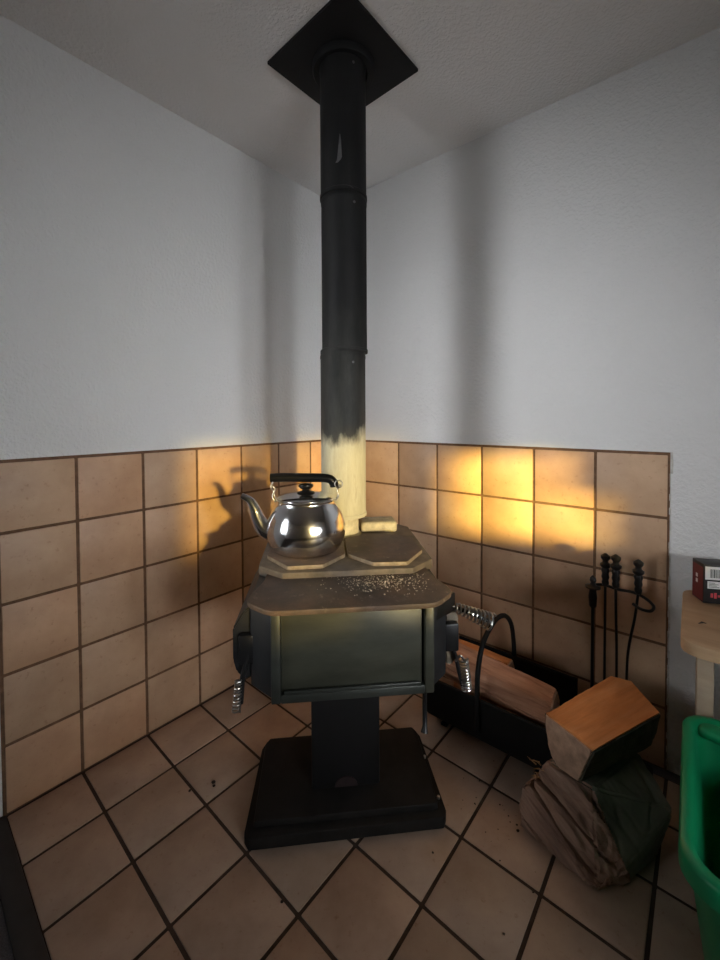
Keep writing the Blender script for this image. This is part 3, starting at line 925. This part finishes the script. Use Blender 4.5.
obj('side_mark', bm, M['label'], cart, 0)

# -------------------------------------------------------------- green tub
tub = thing('plastic_tub', 'bright green plastic tub on the floor beside the pine table', 'tub', R(1.513, 0.262), ROT_R)
TW, TD, TH = 0.40, 0.505, 0.385


def rr(x0, x1, y0, y1, r, z, n=8):
    out = []
    for cx, cy, a0 in ((x1 - r, y1 - r, 0), (x0 + r, y1 - r, 90), (x0 + r, y0 + r, 180), (x1 - r, y0 + r, 270)):
        for k in range(n + 1):
            a = rad(a0 + 90 * k / n); out.append(Vector((cx + r * math.cos(a), cy + r * math.sin(a), z)))
    return out


def loft(bm, rings, cap0=False, cap1=False):
    vs = [[bm.verts.new(p) for p in r] for r in rings]
    n = len(rings[0])
    for a, b in zip(vs, vs[1:]):
        for k in range(n): bm.faces.new((a[k], a[(k + 1) % n], b[(k + 1) % n], b[k]))
    if cap0: bm.faces.new(list(reversed(vs[0])))
    if cap1: bm.faces.new(vs[-1])


def ins(e, z, r=0.06): return rr(e, TW - e, -TD + e, -e, max(r, 0.01), z)


bm = bmesh.new()
loft(bm, [ins(.062, .001, .05), ins(.058, .006, .055), ins(.018, .325, .06), ins(.014, TH - .04, .062)], True)
loft(bm, [ins(.026, TH - .014, .055), ins(.030, TH - .05, .05), ins(.070, .012, .045)], False, True)
bmesh.ops.recalc_face_normals(bm, faces=bm.faces)
bd = obj('tub_body', bm, M['green'], tub, 40)
bm = bmesh.new()
loft(bm, [ins(.012, TH - .045, .062), ins(.000, TH - .043, .070), ins(.000, TH - .010, .066), ins(.003, TH - .002, .068), ins(.010, TH, .064), ins(.018, TH - .002, .060), ins(.024, TH - .010, .055), ins(.028, TH - .02, .052)])
bmesh.ops.recalc_face_normals(bm, faces=bm.faces)
obj('rim', bm, M['green'], tub, 50)
bm = bmesh.new()
add_box(bm, (0.030, -0.062, TH - .034), (TW - 0.030, -0.016, TH - .006), 0.012, None, 3)
obj('grip_ledge', bm, M['green'], tub, 40)

# ------------------------------------------------------------------- camera
F, CY, PIT, ROLL = 405.438, 426.2445, 0.0231, -0.0049
cam = bpy.data.cameras.new('camera'); co = bpy.data.objects.new('camera', cam); COL.objects.link(co)
cam.sensor_fit = 'AUTO'; cam.sensor_width = 36; cam.lens = F / 960 * 36
cam.shift_y = -(480 - CY) / 960; cam.shift_x = 0
cam.clip_start = 0.02
co.matrix_world = Matrix.Translation((0, 0, 1.172)) @ Matrix.Rotation(PI / 2 - PIT, 4, 'X') @ Matrix.Rotation(ROLL, 4, 'Z')
S.camera = co

# ------------------------------------------------------------------- lights


def area(name, pos, direction, sx, sy, energy, col):
    l = bpy.data.lights.new(name, 'AREA'); l.shape = 'RECTANGLE'; l.size = sx; l.size_y = sy; l.energy = energy; l.color = col
    o = bpy.data.objects.new(name, l); COL.objects.link(o)
    z = -Vector(direction).normalized(); x = UP.cross(z).normalized(); y = z.cross(x)
    o.matrix_world = Matrix.Translation(pos) @ Matrix((x, y, z)).transposed().to_4x4()
    return o


def win_light(name, mat, h, y, target, energy, col, spread=85):
    a, b, z0, z1 = h   # the clear part of the pane
    p = mat @ Vector(((a + b) / 2, y, (z0 + z1) / 2))
    o = area(name, p, Vector(target) - p, b - a - .05, z1 - z0 - .05, energy, col)
    o.data.spread = rad(spread)
    return o


SKY = (0.955, 0.975, 1.0)
AIM_L = L(0.45, 0, 1.08); AIM_R = R(0.82, 0, 1.25)
win_light('daylight_left_window', MAT_L, WIN_LEFT, PL - 0.02, AIM_R, 4.9, SKY, 52)
win_light('daylight_wide_window', BACK, (1.60, 2.0, 0.9, 1.38), -0.01, AIM_L, 3.35, SKY, 53)
win_light('daylight_narrow_window', BACK, WIN_B2, -0.01, AIM_L, 1.9, SKY, 53)
win_light('daylight_small_window', BACK, WIN_B3, -0.01, AIM_L, 1.0, SKY, 53)

sun = bpy.data.lights.new('low_sun', 'SUN'); sun.energy = 27; sun.angle = rad(1.9); sun.color = (1.0, 0.72, 0.17)
so = bpy.data.objects.new('low_sun', sun); COL.objects.link(so)
sd = Vector((-0.459, 0.888, -0.08)).normalized()
so.rotation_euler = sd.to_track_quat('-Z', 'Y').to_euler()
so.location = (3, -4, 2)

w = bpy.data.worlds.new('world'); S.world = w; w.use_nodes = True
w.node_tree.nodes['Background'].inputs['Color'].default_value = (0.5, 0.55, 0.6, 1)
w.node_tree.nodes['Background'].inputs['Strength'].default_value = 0.3

S.view_settings.view_transform = 'Standard'; S.view_settings.look = 'None'
S.view_settings.exposure = 0.0; S.view_settings.gamma = 1.0
S.view_settings.use_curve_mapping = False
S.cycles.use_denoising = True
S.cycles.max_bounces = 8; S.cycles.diffuse_bounces = 5
S.cycles.sample_clamp_indirect = 6
